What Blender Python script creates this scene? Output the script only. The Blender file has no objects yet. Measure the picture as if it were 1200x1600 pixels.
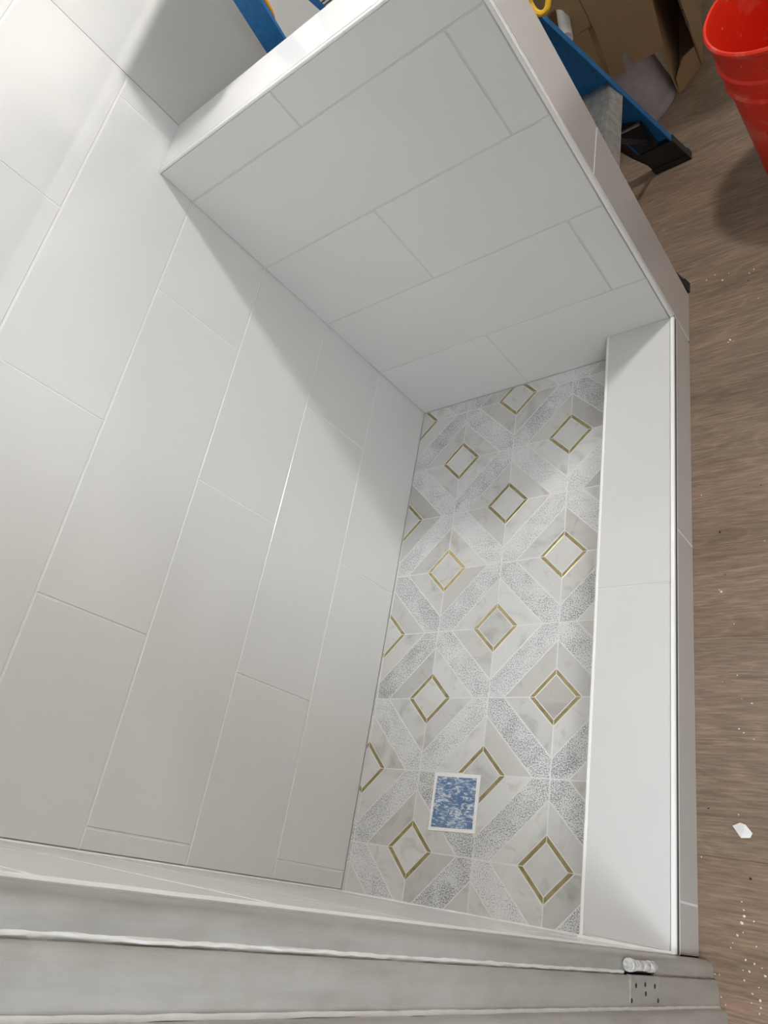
import bpy, math, random
from mathutils import Vector, Matrix, noise
random.seed(7)
C = bpy.context.scene.collection
SC = bpy.context.scene
PI = math.pi

# ---------------------------------------------------------------- camera
cam = bpy.data.cameras.new('camera')
cam.sensor_fit = 'VERTICAL'; cam.sensor_height = 36.0
cam.lens = 36.0 * 1144.86 / 1600.0
cam.clip_start = 0.01; cam.clip_end = 50
camo = bpy.data.objects.new('camera', cam); C.objects.link(camo)
r0 = Vector((0.77012, 0.16841, -0.61527)); r1 = Vector((-0.15583, -0.88563, -0.43746)); r2 = Vector((-0.61858, 0.43277, -0.65580))
M = Matrix((( r0[0], -r1[0], -r2[0], 1.1178), (r0[1], -r1[1], -r2[1], -1.1298), (r0[2], -r1[2], -r2[2], 1.2710), (0, 0, 0, 1)))
camo.matrix_world = M
SC.camera = camo

# ---------------------------------------------------------------- world, lamps, exposure
w = bpy.data.worlds.new('world'); SC.world = w; w.use_nodes = True
w.node_tree.nodes['Background'].inputs[0].default_value = (0.75, 0.8, 0.88, 1)
w.node_tree.nodes['Background'].inputs[1].default_value = 0.5
SC.view_settings.view_transform = 'Standard'; SC.view_settings.look = 'None'
SC.view_settings.exposure = 0.12; SC.view_settings.gamma = 1.0
SC.view_settings.use_curve_mapping = False
def lamp(name, loc, size, power, col, rot=(0, 0, 0), shape='DISK', sy=None):
    l = bpy.data.lights.new(name, 'AREA'); l.shape = shape; l.size = size
    if sy: l.size_y = sy
    l.energy = power; l.color = col
    o = bpy.data.objects.new(name, l); o.location = loc; o.rotation_euler = rot; C.objects.link(o)
    return o
lamp('bathroom_ceiling_lamp', (1.38, 0.65, 2.36), 0.17, 262, (1.0, 0.965, 0.925))
hl = lamp('hallway_window', (2.20, -1.96, 1.65), 0.90, 48, (0.86, 0.92, 1.0), shape='RECTANGLE', sy=1.1)
hl.rotation_euler = Vector((1.5, -0.77, 0.5)).to_track_quat('Z', 'Y').to_euler()

# ---------------------------------------------------------------- node helpers
class NT:
    def __init__(s, name):
        s.m = bpy.data.materials.new(name); s.m.use_nodes = True
        s.t = s.m.node_tree; s.b = s.t.nodes['Principled BSDF']
    def n(s, typ, **kw):
        nd = s.t.nodes.new('ShaderNode' + typ)
        for k, v in kw.items():
            if k.startswith('i_'): nd.inputs[k[2:].replace('_', ' ')].default_value = v
            else: setattr(nd, k, v)
        return nd
    def l(s, a, b): s.t.links.new(a, b)
    def set(s, **kw):
        for k, v in kw.items(): s.b.inputs[k.replace('_', ' ')].default_value = v
        return s
    def ramp(s, fac, stops, interp='LINEAR'):
        r = s.n('ValToRGB'); r.color_ramp.interpolation = interp
        e = r.color_ramp.elements
        while len(e) < len(stops): e.new(0.5)
        for i, (p, c) in enumerate(stops):
            e[i].position = p; e[i].color = (*c, 1) if len(c) == 3 else c
        s.l(fac, r.inputs[0]); return r.outputs[0]
    def coords(s, scale=(1, 1, 1), rnd=True, rot=(0, 0, 0)):
        tc = s.n('TexCoord'); mp = s.n('Mapping'); mp.inputs['Scale'].default_value = scale
        mp.inputs['Rotation'].default_value = rot
        s.l(tc.outputs['Object'], mp.inputs['Vector'])
        if rnd:
            oi = s.n('ObjectInfo'); mu = s.n('Math', operation='MULTIPLY'); mu.inputs[1].default_value = 37.0
            s.l(oi.outputs['Random'], mu.inputs[0])
            cb = s.n('CombineXYZ')
            for i in range(3): s.l(mu.outputs[0], cb.inputs[i])
            s.l(cb.outputs[0], mp.inputs['Location'])
        return mp.outputs[0]
    def noise(s, vec, scale, detail=3, rough=0.5, dist=0):
        nd = s.n('TexNoise'); nd.inputs['Scale'].default_value = scale; nd.inputs['Detail'].default_value = detail
        nd.inputs['Roughness'].default_value = rough; nd.inputs['Distortion'].default_value = dist
        s.l(vec, nd.inputs['Vector']); return nd.outputs['Fac']
    def mix(s, fac, a, b, typ='MIX'):
        m = s.n('MixRGB', blend_type=typ)
        for i, v in ((0, fac), (1, a), (2, b)):
            if hasattr(v, 'links'): s.l(v, m.inputs[i])
            else: m.inputs[i].default_value = v if i == 0 else (*v, 1)
        return m.outputs[0]
    def bump(s, h, strength=0.2, dist=0.001):
        b = s.n('Bump'); b.inputs['Strength'].default_value = strength; b.inputs['Distance'].default_value = dist
        s.l(h, b.inputs['Height']); s.l(b.outputs[0], s.b.inputs['Normal']); return b
    def col(s, c): s.l(c, s.b.inputs['Base Color'])
    def rand(s):
        return s.n('ObjectInfo').outputs['Random']

def mat_tile(name, base, rough=0.14, var=0.03, spec=0.5, bump=0.05):
    m = NT(name); v = m.coords((1, 1, 1))
    n1 = m.noise(v, 6, 2)
    c = m.ramp(n1, [(0.3, tuple(x - var for x in base)), (0.7, base)])
    m.col(c); m.set(Roughness=rough, IOR=1.5)
    h = m.noise(v, 22, 2); m.bump(h, bump, 0.002)
    return m.m
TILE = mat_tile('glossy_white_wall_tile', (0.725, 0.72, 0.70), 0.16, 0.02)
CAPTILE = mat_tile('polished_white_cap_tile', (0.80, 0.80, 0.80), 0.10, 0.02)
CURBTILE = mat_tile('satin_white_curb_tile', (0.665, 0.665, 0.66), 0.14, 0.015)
FACETILE = mat_tile('shade_tinted_white_tile', (0.54, 0.52, 0.50), 0.06, 0.02, bump=0.02)  # same white tile; shade and brown floor reflection put into its colour
TRIM = NT('white_edge_profile').set(Base_Color=(0.85, 0.85, 0.84, 1), Roughness=0.18).m

def mat_grout(name, base, var=0.08):
    m = NT(name); v = m.coords((1, 1, 1), False)
    c = m.ramp(m.noise(v, 35, 4), [(0.3, tuple(x - var for x in base)), (0.7, base)])
    m.col(c); m.set(Roughness=0.9); m.bump(m.noise(v, 900, 2), 0.3, 0.0005); return m.m
GROUT = mat_grout('pale_wall_grout', (0.78, 0.78, 0.76), 0.05)
PGROUT = mat_grout('grey_white_grout', (0.65, 0.65, 0.62), 0.05)
FGROUT = mat_grout('white_floor_grout', (0.80, 0.80, 0.79), 0.04)
CAULK = mat_grout('white_caulk', (0.82, 0.82, 0.81), 0.05)

def mat_marble():
    m = NT('veined_white_marble'); v = m.coords((1, 1, 1))
    n1 = m.noise(v, 9, 5, 0.55, 1.5)
    r = m.rand()
    base = m.ramp(r, [(0.0, (0.56, 0.555, 0.535)), (0.25, (0.655, 0.65, 0.635)), (0.6, (0.74, 0.74, 0.725)), (0.88, (0.69, 0.68, 0.65)), (1.0, (0.54, 0.525, 0.485))])
    vein = m.ramp(n1, [(0.28, (0.66, 0.66, 0.68)), (0.42, (0.94, 0.94, 0.94)), (0.5, (1, 1, 1)), (1, (1, 1, 1))])
    c = m.mix(0.75, base, vein, 'MULTIPLY')
    n2 = m.noise(v, 14, 3, 0.5, 2.5)
    sp = m.ramp(n2, [(0.58, (1, 1, 1)), (0.70, (0.74, 0.67, 0.54))])
    c = m.mix(0.45, c, sp, 'MULTIPLY')
    m.col(c); m.set(Roughness=0.32); return m.m
MARBLE = mat_marble()

def mat_speckle():
    m = NT('bush_hammered_grey_stone'); v = m.coords((1, 1, 1))
    tc = m.n('TexCoord'); 
    n1 = m.noise(tc.outputs['Object'], 430, 2, 0.6)
    n2 = m.noise(v, 16, 4, 0.6, 0.8)
    mn = m.n('Math', operation='MULTIPLY_ADD'); mn.inputs[1].default_value = 0.32; mn.inputs[2].default_value = 0.0
    m.l(n2, mn.inputs[0]); ad = m.n('Math', operation='ADD'); m.l(n1, ad.inputs[0]); m.l(mn.outputs[0], ad.inputs[1])
    rr = m.n('MapRange'); rr.inputs['To Min'].default_value = -0.045; rr.inputs['To Max'].default_value = 0.045
    m.l(m.rand(), rr.inputs['Value'])
    a2 = m.n('Math', operation='ADD'); m.l(ad.outputs[0], a2.inputs[0]); m.l(rr.outputs[0], a2.inputs[1])
    c = m.ramp(a2.outputs[0], [(0.50, (0.24, 0.245, 0.255)), (0.58, (0.46, 0.47, 0.475)), (0.645, (0.74, 0.74, 0.735)), (0.85, (0.82, 0.82, 0.81))])
    m.col(c); m.set(Roughness=0.9, Specular_IOR_Level=0.2); m.bump(n1, 0.2, 0.0004); return m.m
SPECK = mat_speckle()
def mat_brass():
    m = NT('brushed_brass'); v = m.coords((1, 1, 1))
    c = m.ramp(m.noise(v, 60, 3), [(0.3, (0.40, 0.33, 0.17)), (0.7, (0.58, 0.49, 0.27))])
    m.col(c); m.set(Roughness=0.30, Metallic=1.0); return m.m
BRASS = mat_brass()

def mat_wood():
    m = NT('brown_oak_plank')
    v = m.coords((0.8, 11.0, 1.0)); v2 = m.coords((0.6, 2.2, 1.0))
    g1 = m.noise(v, 9, 6, 0.62, 0.6)
    g2 = m.noise(v, 30, 4, 0.65, 0.3)
    v3 = m.coords((1.3, 6.5, 1.0))
    wv = m.noise(v3, 1.6, 2, 0.5, 1.2)
    sn = m.n('Math', operation='MULTIPLY'); sn.inputs[1].default_value = 60.0; m.l(wv, sn.inputs[0])
    sn2 = m.n('Math', operation='SINE'); m.l(sn.outputs[0], sn2.inputs[0])
    big = m.noise(v2, 3.0, 2, 0.5, 0.4)
    base = m.ramp(big, [(0.3, (0.200, 0.142, 0.098)), (0.5, (0.250, 0.180, 0.126)), (0.7, (0.290, 0.205, 0.150))])
    grain = m.ramp(g1, [(0.3, (0.62, 0.62, 0.62)), (0.5, (0.95, 0.95, 0.95)), (0.72, (1.22, 1.22, 1.22))])
    c = m.mix(0.6, base, grain, 'MULTIPLY')
    fg = m.ramp(g2, [(0.36, (0.66, 0.66, 0.66)), (0.52, (1.0, 1.0, 1.0)), (0.66, (1.38, 1.36, 1.32))])
    c = m.mix(0.7, c, fg, 'MULTIPLY')
    rg = m.ramp(sn2.outputs[0], [(0.0, (0.90, 0.90, 0.90)), (0.7, (1.0, 1.0, 1.0)), (1.0, (1.22, 1.20, 1.18))])
    c = m.mix(0.55, c, rg, 'MULTIPLY')
    tint = m.ramp(m.rand(), [(0, (0.92, 0.93, 0.94)), (0.5, (1, 1, 1)), (1, (1.08, 1.0, 0.97))])
    c = m.mix(1.0, c, tint, 'MULTIPLY')
    m.col(c); m.set(Roughness=0.42); m.bump(g1, 0.15, 0.0006); return m.m
WOOD = mat_wood()

def mat_paint(name, base, var=0.04, rough=0.5, scale=4, bump=0.1, bscale=180):
    m = NT(name); v = m.coords((1, 1, 1), False)
    c = m.ramp(m.noise(v, scale, 4), [(0.3, tuple(x - var for x in base)), (0.7, base)])
    m.col(c); m.set(Roughness=rough); m.bump(m.noise(v, bscale, 3), bump, 0.001); return m.m
DRYWALL = mat_paint('white_wall_paint', (0.66, 0.66, 0.64), 0.02, 0.6)
CEIL = mat_paint('ceiling_paint', (0.80, 0.80, 0.79), 0.02, 0.8)
def mat_casing():
    m = NT('old_off_white_enamel'); v = m.coords((1, 1, 1), False)
    vs = m.coords((6, 6, 1), False)
    c = m.ramp(m.noise(vs, 5, 5, 0.6), [(0.25, (0.27, 0.255, 0.228)), (0.5, (0.355, 0.34, 0.31)), (0.75, (0.42, 0.405, 0.375))])
    c2 = m.ramp(m.noise(v, 45, 4), [(0.3, (0.93, 0.92, 0.90)), (0.6, (1, 1, 1))])
    c = m.mix(0.8, c, c2, 'MULTIPLY'); m.col(c); m.set(Roughness=0.38)
    m.bump(m.noise(vs, 30, 4), 0.25, 0.002); return m.m
CASING = mat_casing()
WHITEPAINT = mat_paint('fresh_white_paint_ridge', (0.74, 0.73, 0.70), 0.1, 0.5, 60)
def simple(name, c, rough=0.5, metal=0.0, var=0.15, scale=20, bump=0.0):
    m = NT(name); v = m.coords((1, 1, 1), False)
    cc = m.ramp(m.noise(v, scale, 3), [(0.3, tuple(x * (1 - var) for x in c)), (0.7, tuple(min(1, x * (1 + var * 0.5)) for x in c))])
    m.col(cc); m.set(Roughness=rough, Metallic=metal)
    if bump: m.bump(m.noise(v, scale * 6, 2), bump, 0.001)
    return m.m
BLUE = simple('blue_fibreglass', (0.008, 0.125, 0.33), 0.42, 0, 0.2, 90, 0.1)
ALU = simple('worn_aluminium', (0.50, 0.50, 0.48), 0.42, 0.75, 0.25, 70, 0.1)
BLACK = simple('black_plastic', (0.012, 0.013, 0.016), 0.35)
CARD = simple('brown_cardboard', (0.37, 0.245, 0.125), 0.85, 0, 0.08, 12)
CARDEDGE = simple('corrugated_cardboard_edge', (0.22, 0.15, 0.09), 0.9, 0, 0.5, 300, 0.4)
PVC = simple('white_plastic', (0.75, 0.75, 0.74), 0.3)
PAILM = simple('grey_white_pail_plastic', (0.42, 0.38, 0.39), 0.4)
ORANGE = simple('orange_rubber', (0.75, 0.33, 0.04), 0.4)
YELLOW = simple('yellow_plastic', (0.85, 0.50, 0.03), 0.35)
SCRAP = simple('white_plaster_scrap', (0.86, 0.86, 0.84), 0.8)
CRUMB = simple('pale_plaster_crumb', (0.78, 0.73, 0.63), 0.9)
JOINTDARK2 = simple('grey_metal_reveal', (0.10, 0.095, 0.09), 0.4, 0.3)
JOINTDARK = simple('dark_open_joint', (0.05, 0.05, 0.055), 0.9)
DARK = simple('dark_debris', (0.03, 0.03, 0.03), 0.9)
def mat_bucket():
    m = NT('dusty_red_bucket_plastic'); v = m.coords((1, 1, 1), False)
    n1 = m.noise(v, 14, 6, 0.62, 0.8); n2 = m.noise(v, 60, 4, 0.6)
    f = m.ramp(n1, [(0.56, (0, 0, 0)), (0.78, (0.55, 0.55, 0.55))])
    f2 = m.ramp(n2, [(0.66, (0, 0, 0)), (0.72, (0.6, 0.6, 0.6))])
    c = m.mix(f, (0.84, 0.032, 0.010), (0.84, 0.38, 0.31))
    c = m.mix(f2, c, (0.80, 0.50, 0.44))
    m.col(c); m.set(Roughness=0.42); return m.m
BUCKET = mat_bucket()
def mat_film():
    m = NT('blue_film_smeared_with_grout')
    va = m.coords((1.0, 4.0, 1.0), False); vb = m.coords((1, 1, 1), False)
    n1 = m.noise(va, 70, 5, 0.7, 1.0); n2 = m.noise(vb, 25, 3, 0.6, 0.5)
    mu = m.n('Math', operation='MULTIPLY_ADD'); mu.inputs[1].default_value = 0.35
    m.l(n2, mu.inputs[0]); m.l(n1, mu.inputs[2])
    f = m.ramp(mu.outputs[0], [(0.68, (0, 0, 0)), (0.76, (0.9, 0.9, 0.9))])
    b = m.ramp(n2, [(0.3, (0.10, 0.19, 0.36)), (0.7, (0.16, 0.26, 0.46))])
    c = m.mix(f, b, (0.74, 0.78, 0.80)); m.col(c); m.set(Roughness=0.4)
    m.bump(n1, 0.5, 0.002); return m.m
FILM = mat_film()

def mat_label():
    m = NT('striped_ladder_label'); v = m.coords((1, 1, 1), False)
    wv = m.n('TexWave', wave_type='BANDS', bands_direction='Z'); wv.inputs['Scale'].default_value = 55; wv.inputs['Distortion'].default_value = 1.0
    m.l(v, wv.inputs['Vector'])
    m.col(m.ramp(wv.outputs['Fac'], [(0.30, (0.03, 0.03, 0.035)), (0.42, (0.55, 0.55, 0.54))])); m.set(Roughness=0.5); return m.m
LABEL = mat_label()

# ---------------------------------------------------------------- mesh helpers
class MB:
    def __init__(s): s.v = []; s.f = []
    def add(s, vs, fs):
        k = len(s.v); s.v += [tuple(x) for x in vs]; s.f += [tuple(i + k for i in f) for f in fs]; return s
    def box(s, x0, x1, y0, y1, z0, z1, M=None):
        vs = [Vector((x, y, z)) for x in (x0, x1) for y in (y0, y1) for z in (z0, z1)]
        if M is not None: vs = [M @ p for p in vs]
        return s.add(vs, [(0, 1, 3, 2), (4, 6, 7, 5), (0, 4, 5, 1), (2, 3, 7, 6), (0, 2, 6, 4), (1, 5, 7, 3)])
    def prism(s, poly, z0, z1, M=None, ch=0.0):
        # poly: ccw list of 2-D points, extruded along z, optional chamfer of the top edge
        n = len(poly); rings = [[(x, y, z0) for x, y in poly]]
        if ch:
            ins = inset(poly, ch)
            rings += [[(x, y, z1 - ch) for x, y in poly], [(x, y, z1) for x, y in ins]]
        else: rings += [[(x, y, z1) for x, y in poly]]
        vs = [Vector(p) for r in rings for p in r]
        if M is not None: vs = [M @ p for p in vs]
        fs = [tuple(reversed(range(n)))]
        for k in range(len(rings) - 1):
            for i in range(n):
                j = (i + 1) % n
                fs.append((k * n + i, k * n + j, (k + 1) * n + j, (k + 1) * n + i))
        fs.append(tuple((len(rings) - 1) * n + i for i in range(n)))
        return s.add(vs, fs)
    def tube(s, pts, r, seg=8, caps=True, closed=False):
        pts = [Vector(p) for p in pts]; n = len(pts); vs = []
        rr = r if isinstance(r, (list, tuple)) else [r] * n
        up = Vector((0.13, 0.31, 0.94)).normalized()
        for i, p in enumerate(pts):
            a = pts[(i - 1) % n] if (i > 0 or closed) else p; b = pts[(i + 1) % n] if (i < n - 1 or closed) else p
            t = (b - a).normalized(); u = t.cross(up).normalized(); w_ = t.cross(u)
            for k in range(seg):
                an = 2 * PI * k / seg; vs.append(p + (u * math.cos(an) + w_ * math.sin(an)) * rr[i])
        fs = []
        for i in range(n if closed else n - 1):
            j = (i + 1) % n
            for k in range(seg):
                l = (k + 1) % seg; fs.append((i * seg + k, i * seg + l, j * seg + l, j * seg + k))
        if caps and not closed: fs += [tuple(reversed(range(seg))), tuple((n - 1) * seg + k for k in range(seg))]
        return s.add(vs, fs)
    def lathe(s, prof, c=(0, 0, 0), seg=48, M=None):
        vs = []; 
        for r, z in prof:
            for k in range(seg):
                a = 2 * PI * k / seg; vs.append(Vector((c[0] + r * math.cos(a), c[1] + r * math.sin(a), c[2] + z)))
        if M is not None: vs = [M @ p for p in vs]
        fs = []
        for i in range(len(prof) - 1):
            for k in range(seg):
                l = (k + 1) % seg; fs.append((i * seg + k, i * seg + l, (i + 1) * seg + l, (i + 1) * seg + k))
        return s.add(vs, fs)
    def build(s, name, mat, parent=None, smooth=False, origin=None, **props):
        me = bpy.data.meshes.new(name)
        vs = s.v
        if origin is not None:
            o_ = Vector(origin); vs = [tuple(Vector(p) - o_) for p in vs]
        me.from_pydata(vs, [], s.f); me.update()
        if mat: me.materials.append(mat)
        o = bpy.data.objects.new(name, me); C.objects.link(o)
        if origin is not None: o.location = origin
        if parent:
            o.parent = parent
            if parent.location.length > 0: o.location = Vector(o.location) - Vector(parent.location)
        if smooth:
            for p in me.polygons: p.use_smooth = True
            me.set_sharp_from_angle(angle=math.radians(40))
        for k, v in props.items(): o[k] = v
        return o
def area(p): return 0.5 * sum(p[i][0] * p[(i + 1) % len(p)][1] - p[(i + 1) % len(p)][0] * p[i][1] for i in range(len(p)))
def inset(poly, d):
    n = len(poly); out = []
    for i in range(n):
        p0 = Vector(poly[i - 1]); p1 = Vector(poly[i]); p2 = Vector(poly[(i + 1) % n])
        e1 = (p1 - p0).normalized(); e2 = (p2 - p1).normalized()
        n1 = Vector((-e1.y, e1.x)); n2 = Vector((-e2.y, e2.x))
        b = n1 + n2; den = b.dot(n1)
        if abs(den) < 0.15: den = 0.15
        out.append(tuple(p1 + b * (d / den)))
    return out
def clip(poly, a, b, c):
    """keep a*x+b*y<=c"""
    out = []
    for i in range(len(poly)):
        p = poly[i]; q = poly[(i + 1) % len(poly)]
        dp = a * p[0] + b * p[1] - c; dq = a * q[0] + b * q[1] - c
        if dp <= 0: out.append(p)
        if dp * dq < 0:
            t = dp / (dp - dq); out.append((p[0] + t * (q[0] - p[0]), p[1] + t * (q[1] - p[1])))
    r = []
    for p in out:
        if not r or math.hypot(p[0] - r[-1][0], p[1] - r[-1][1]) > 1e-5: r.append(p)
    if len(r) > 1 and math.hypot(r[0][0] - r[-1][0], r[0][1] - r[-1][1]) < 1e-5: r.pop()
    return r if len(r) > 2 else []
def empty(name, loc=(0, 0, 0), **props):
    o = bpy.data.objects.new(name, None); o.location = loc; o.empty_display_size = 0.05; C.objects.link(o)
    for k, v in props.items(): o[k] = v
    return o
def tag(o, label, category, group=None):
    o['label'] = label; o['category'] = category
    if group: o['group'] = group
    return o

ZF = -0.0285                       # bathroom floor level (0 = shower pan)
# ---------------------------------------------------------------- bathroom floor: planks
fl = MB().box(0.0, 2.25, -2.65, 2.0, ZF - 0.06, ZF - 0.008).build('floor', WOOD, kind='structure')
PW = 0.178
k = 0
y = -0.669 - 11 * PW - 0.0
while y < 2.0:
    y0, y1 = max(y, -2.65), min(y + PW, 2.0)
    if y1 > y0:
        x = -random.uniform(0.1, 1.1)
        while x < 2.25:
            x0, x1 = max(x, 0.0), min(x + 1.22, 2.25)
            if x1 - x0 > 0.01:
                g = 0.00015
                poly = [(x0 + g, y0 + g), (x1 - g, y0 + g), (x1 - g, y1 - g), (x0 + g, y1 - g)]
                MB().prism(poly, ZF - 0.008, ZF, ch=0.0002).build('plank', WOOD, fl, origin=((x0 + x1) / 2, (y0 + y1) / 2, ZF))
            x += 1.22
    y += PW

# ---------------------------------------------------------------- generic wall tiling
def tile_wall(parent, frame, rects, thick, mat, joint=0.0032, ch=0.0009, jitter=0.0004, name='tile'):
    """frame: matrix taking (u,v,n) to world; tile face at n=0"""
    for (u0, u1, v0, v1) in rects:
        j = joint / 2
        poly = [(u0 + j, v0 + j), (u1 - j, v0 + j), (u1 - j, v1 - j), (u0 + j, v1 - j)]
        cu, cv = (u0 + u1) / 2, (v0 + v1) / 2
        T = Matrix.Translation((cu, cv, 0)) @ Matrix.Rotation(random.uniform(-jitter, jitter) / max(u1 - u0, .05), 4, 'Y') @ Matrix.Rotation(random.uniform(-jitter, jitter) / max(v1 - v0, .05), 4, 'X') @ Matrix.Translation((-cu, -cv, 0))
        F = frame @ T
        MB().prism(poly, -thick, 0, M=F, ch=ch).build(name, mat, parent, origin=F @ Vector((cu, cv, 0)))
def frame(o, u, v, n):
    u, v, n = Vector(u), Vector(v), Vector(n)
    return Matrix(((u.x, v.x, n.x, o[0]), (u.y, v.y, n.y, o[1]), (u.z, v.z, n.z, o[2]), (0, 0, 0, 1)))
ROWZ = [0.0, 0.1985, 0.4030, 0.6072, 0.8123, 1.0165, 1.2207, 1.4249, 1.6291, 1.8333, 2.0375, 2.2417, 2.36]
TL = 0.6148
def row_cells(lo, hi, joint):
    js = [joint + k_ * TL for k_ in range(-4, 5) if lo + 0.012 < joint + k_ * TL < hi - 0.012]
    e = [lo] + sorted(js) + [hi]
    return list(zip(e[:-1], e[1:]))
TH = 0.009
CEILZ = 2.36
# left wall: backing, drywall beyond the tiled part
wl = MB().box(-0.12, -TH + 0.0012 - 0.001, -1.30, 2.0, ZF, CEILZ).build('wall_left', DRYWALL, kind='structure')
MB().box(-TH, -0.0012, -1.180, 0.1385, 0.0, CEILZ - 0.001).build('grout', GROUT, wl)
MB().box(-TH + 0.0003, -0.0035, 0.1402, 0.1425, 0.886, CEILZ - 0.001).build('open_joint', JOINTDARK, wl)
FL = frame((0, 0, 0), (0, 1, 0), (0, 0, 1), (1, 0, 0))
rects = []
JO = [-0.5320, -0.2325, -0.5336, -0.2293]
for r in range(12):
    jj = JO[r] if r < 4 else (-0.5320 if r % 2 == 0 else -0.2222)
    for a, b in row_cells(-1.1810, 0.140, jj): rects.append((a, b, ROWZ[r], ROWZ[r + 1]))
tile_wall(wl, FL, rects, TH, TILE)

# ---------------------------------------------------------------- half wall at the far end of the shower
PX = 0.6994; PT = 0.140; PZ = 0.8955
hw = MB().box(0.0005, PX - TH - 0.0005, TH + 0.0005, PT - 0.002, ZF, PZ - TH - 0.001).build('wall_far', DRYWALL, kind='structure')
MB().box(0.0005, PX - 0.0095, 0.0014, TH, ZF, PZ - 0.010).build('grout', PGROUT, hw)
rects = []
JB = [0.319, 0.621, 0.3146, 0.621, 0.316]
RZ = ROWZ[:5] + [PZ - 0.0045]
for r in range(5):
    for a, b in row_cells(0.0, PX - 0.0085, JB[r]): rects.append((a, b, RZ[r] + (0.001 if r == 0 else 0), RZ[r + 1]))
tile_wall(hw, frame((0, 0, 0), (1, 0, 0), (0, 0, 1), (0, -1, 0)), rects, TH, TILE, joint=0.0030)
# end face, one joint half way up
MB().box(PX - 0.009, PX - 0.0008, 0.009, PT - 0.003, ZF, PZ - 0.012).build('grout', GROUT, hw)
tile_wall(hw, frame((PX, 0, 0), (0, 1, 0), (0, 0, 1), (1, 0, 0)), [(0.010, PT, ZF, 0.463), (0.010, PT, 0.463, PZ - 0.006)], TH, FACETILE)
# top tiles
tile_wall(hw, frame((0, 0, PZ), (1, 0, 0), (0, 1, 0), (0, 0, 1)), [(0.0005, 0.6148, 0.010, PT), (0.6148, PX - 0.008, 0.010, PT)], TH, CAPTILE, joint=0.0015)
def round_trim(name, p0, p1, a, b, r, mat, parent, extra=0.0):
    """edge profile along p0-p1; a,b unit vectors out of the corner; rounded nose at the corner"""
    p0, p1, a, b = Vector(p0), Vector(p1), Vector(a), Vector(b)
    sec = [(-0.007, 0.0), (-r, 0.0)] + [(-r + r * math.sin(t), -r + r * math.cos(t)) for t in [PI / 2 * q / 5 for q in range(1, 6)]] + [(0.0, -0.0055), (-0.003, -0.0055), (-0.007, -0.003)]
    m_ = MB(); n = len(sec)
    vs = [p + a * s_[0] + b * s_[1] for p in (p0, p1) for s_ in sec]
    fs = [tuple(range(n)), tuple(reversed(range(n, 2 * n)))] + [(i, i + n, (i + 1) % n + n, (i + 1) % n) for i in range(n)]
    return m_.add(vs, fs).build(name, mat, parent, smooth=True)
round_trim('edge_trim', (0.0008, 0, PZ + 0.0008), (PX, 0, PZ + 0.0008), (0, -1, 0), (0, 0, 1), 0.004, TRIM, hw)
round_trim('edge_trim', (PX, -0.0006, 0.071), (PX, -0.0006, PZ - 0.007), (1, 0, 0), (0, -1, 0), 0.003, TRIM, hw)
round_trim('edge_trim', (PX, 0.008, PZ), (PX, PT, PZ), (1, 0, 0), (0, 0, 1), 0.004, TRIM, hw)

# ---------------------------------------------------------------- curb
CI = 0.5533; CZ = 0.070; YN0 = -1.1830; YN1 = -1.1665
def ynear(x): return YN0 + (YN1 - YN0) * x / 0.70
cb = MB().box(CI + 0.0095, PX - 0.0095, -1.165, -0.001, ZF, CZ - 0.0095).build('shower_curb', GROUT, kind='structure')
MB().box(CI + 0.003, PX - 0.009, -1.1655, -0.001, CZ - 0.0095, CZ - 0.0008).build('grout', GROUT, cb)
tile_wall(cb, frame((0, 0, CZ), (1, 0, 0), (0, 1, 0), (0, 0, 1)), [(CI + 0.001, PX - 0.0065, -1.1660, -0.600), (CI + 0.001, PX - 0.0065, -0.600, -0.0008)], TH - 0.001, CURBTILE, joint=0.003, ch=0.0012)
MB().box(PX - 0.009, PX - 0.0008, -1.165, -0.001, ZF, CZ - 0.010).build('grout', GROUT, cb)
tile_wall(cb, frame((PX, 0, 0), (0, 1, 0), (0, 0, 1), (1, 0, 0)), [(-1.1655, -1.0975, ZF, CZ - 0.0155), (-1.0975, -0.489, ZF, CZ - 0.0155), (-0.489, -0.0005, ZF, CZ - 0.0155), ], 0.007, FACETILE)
tile_wall(cb, frame((CI, 0, 0), (0, 1, 0), (0, 0, 1), (-1, 0, 0)), [(-1.168, -0.600, 0, CZ - 0.001), (-0.600, -0.0005, 0, CZ - 0.001)], 0.007, TILE)
round_trim('edge_trim', (PX + 0.0005, -1.166, CZ + 0.0008), (PX + 0.0005, -0.0008, CZ + 0.0008), (1, 0, 0), (0, 0, 1), 0.003, TRIM, cb)
MB().box(PX - 0.004, PX + 0.0002, -1.166, -0.0008, CZ - 0.0140, CZ - 0.0052).build('metal_reveal', JOINTDARK2, cb)
MB().box(PX - 0.003, PX + 0.0008, -1.166, -0.0008, CZ - 0.0160, CZ - 0.0142).build('edge_trim', TRIM, cb)
round_trim('edge_trim', (CI - 0.0008, -1.168, CZ + 0.0006), (CI - 0.0008, -0.0008, CZ + 0.0006), (-1, 0, 0), (0, 0, 1), 0.003, TRIM, cb)

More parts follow.
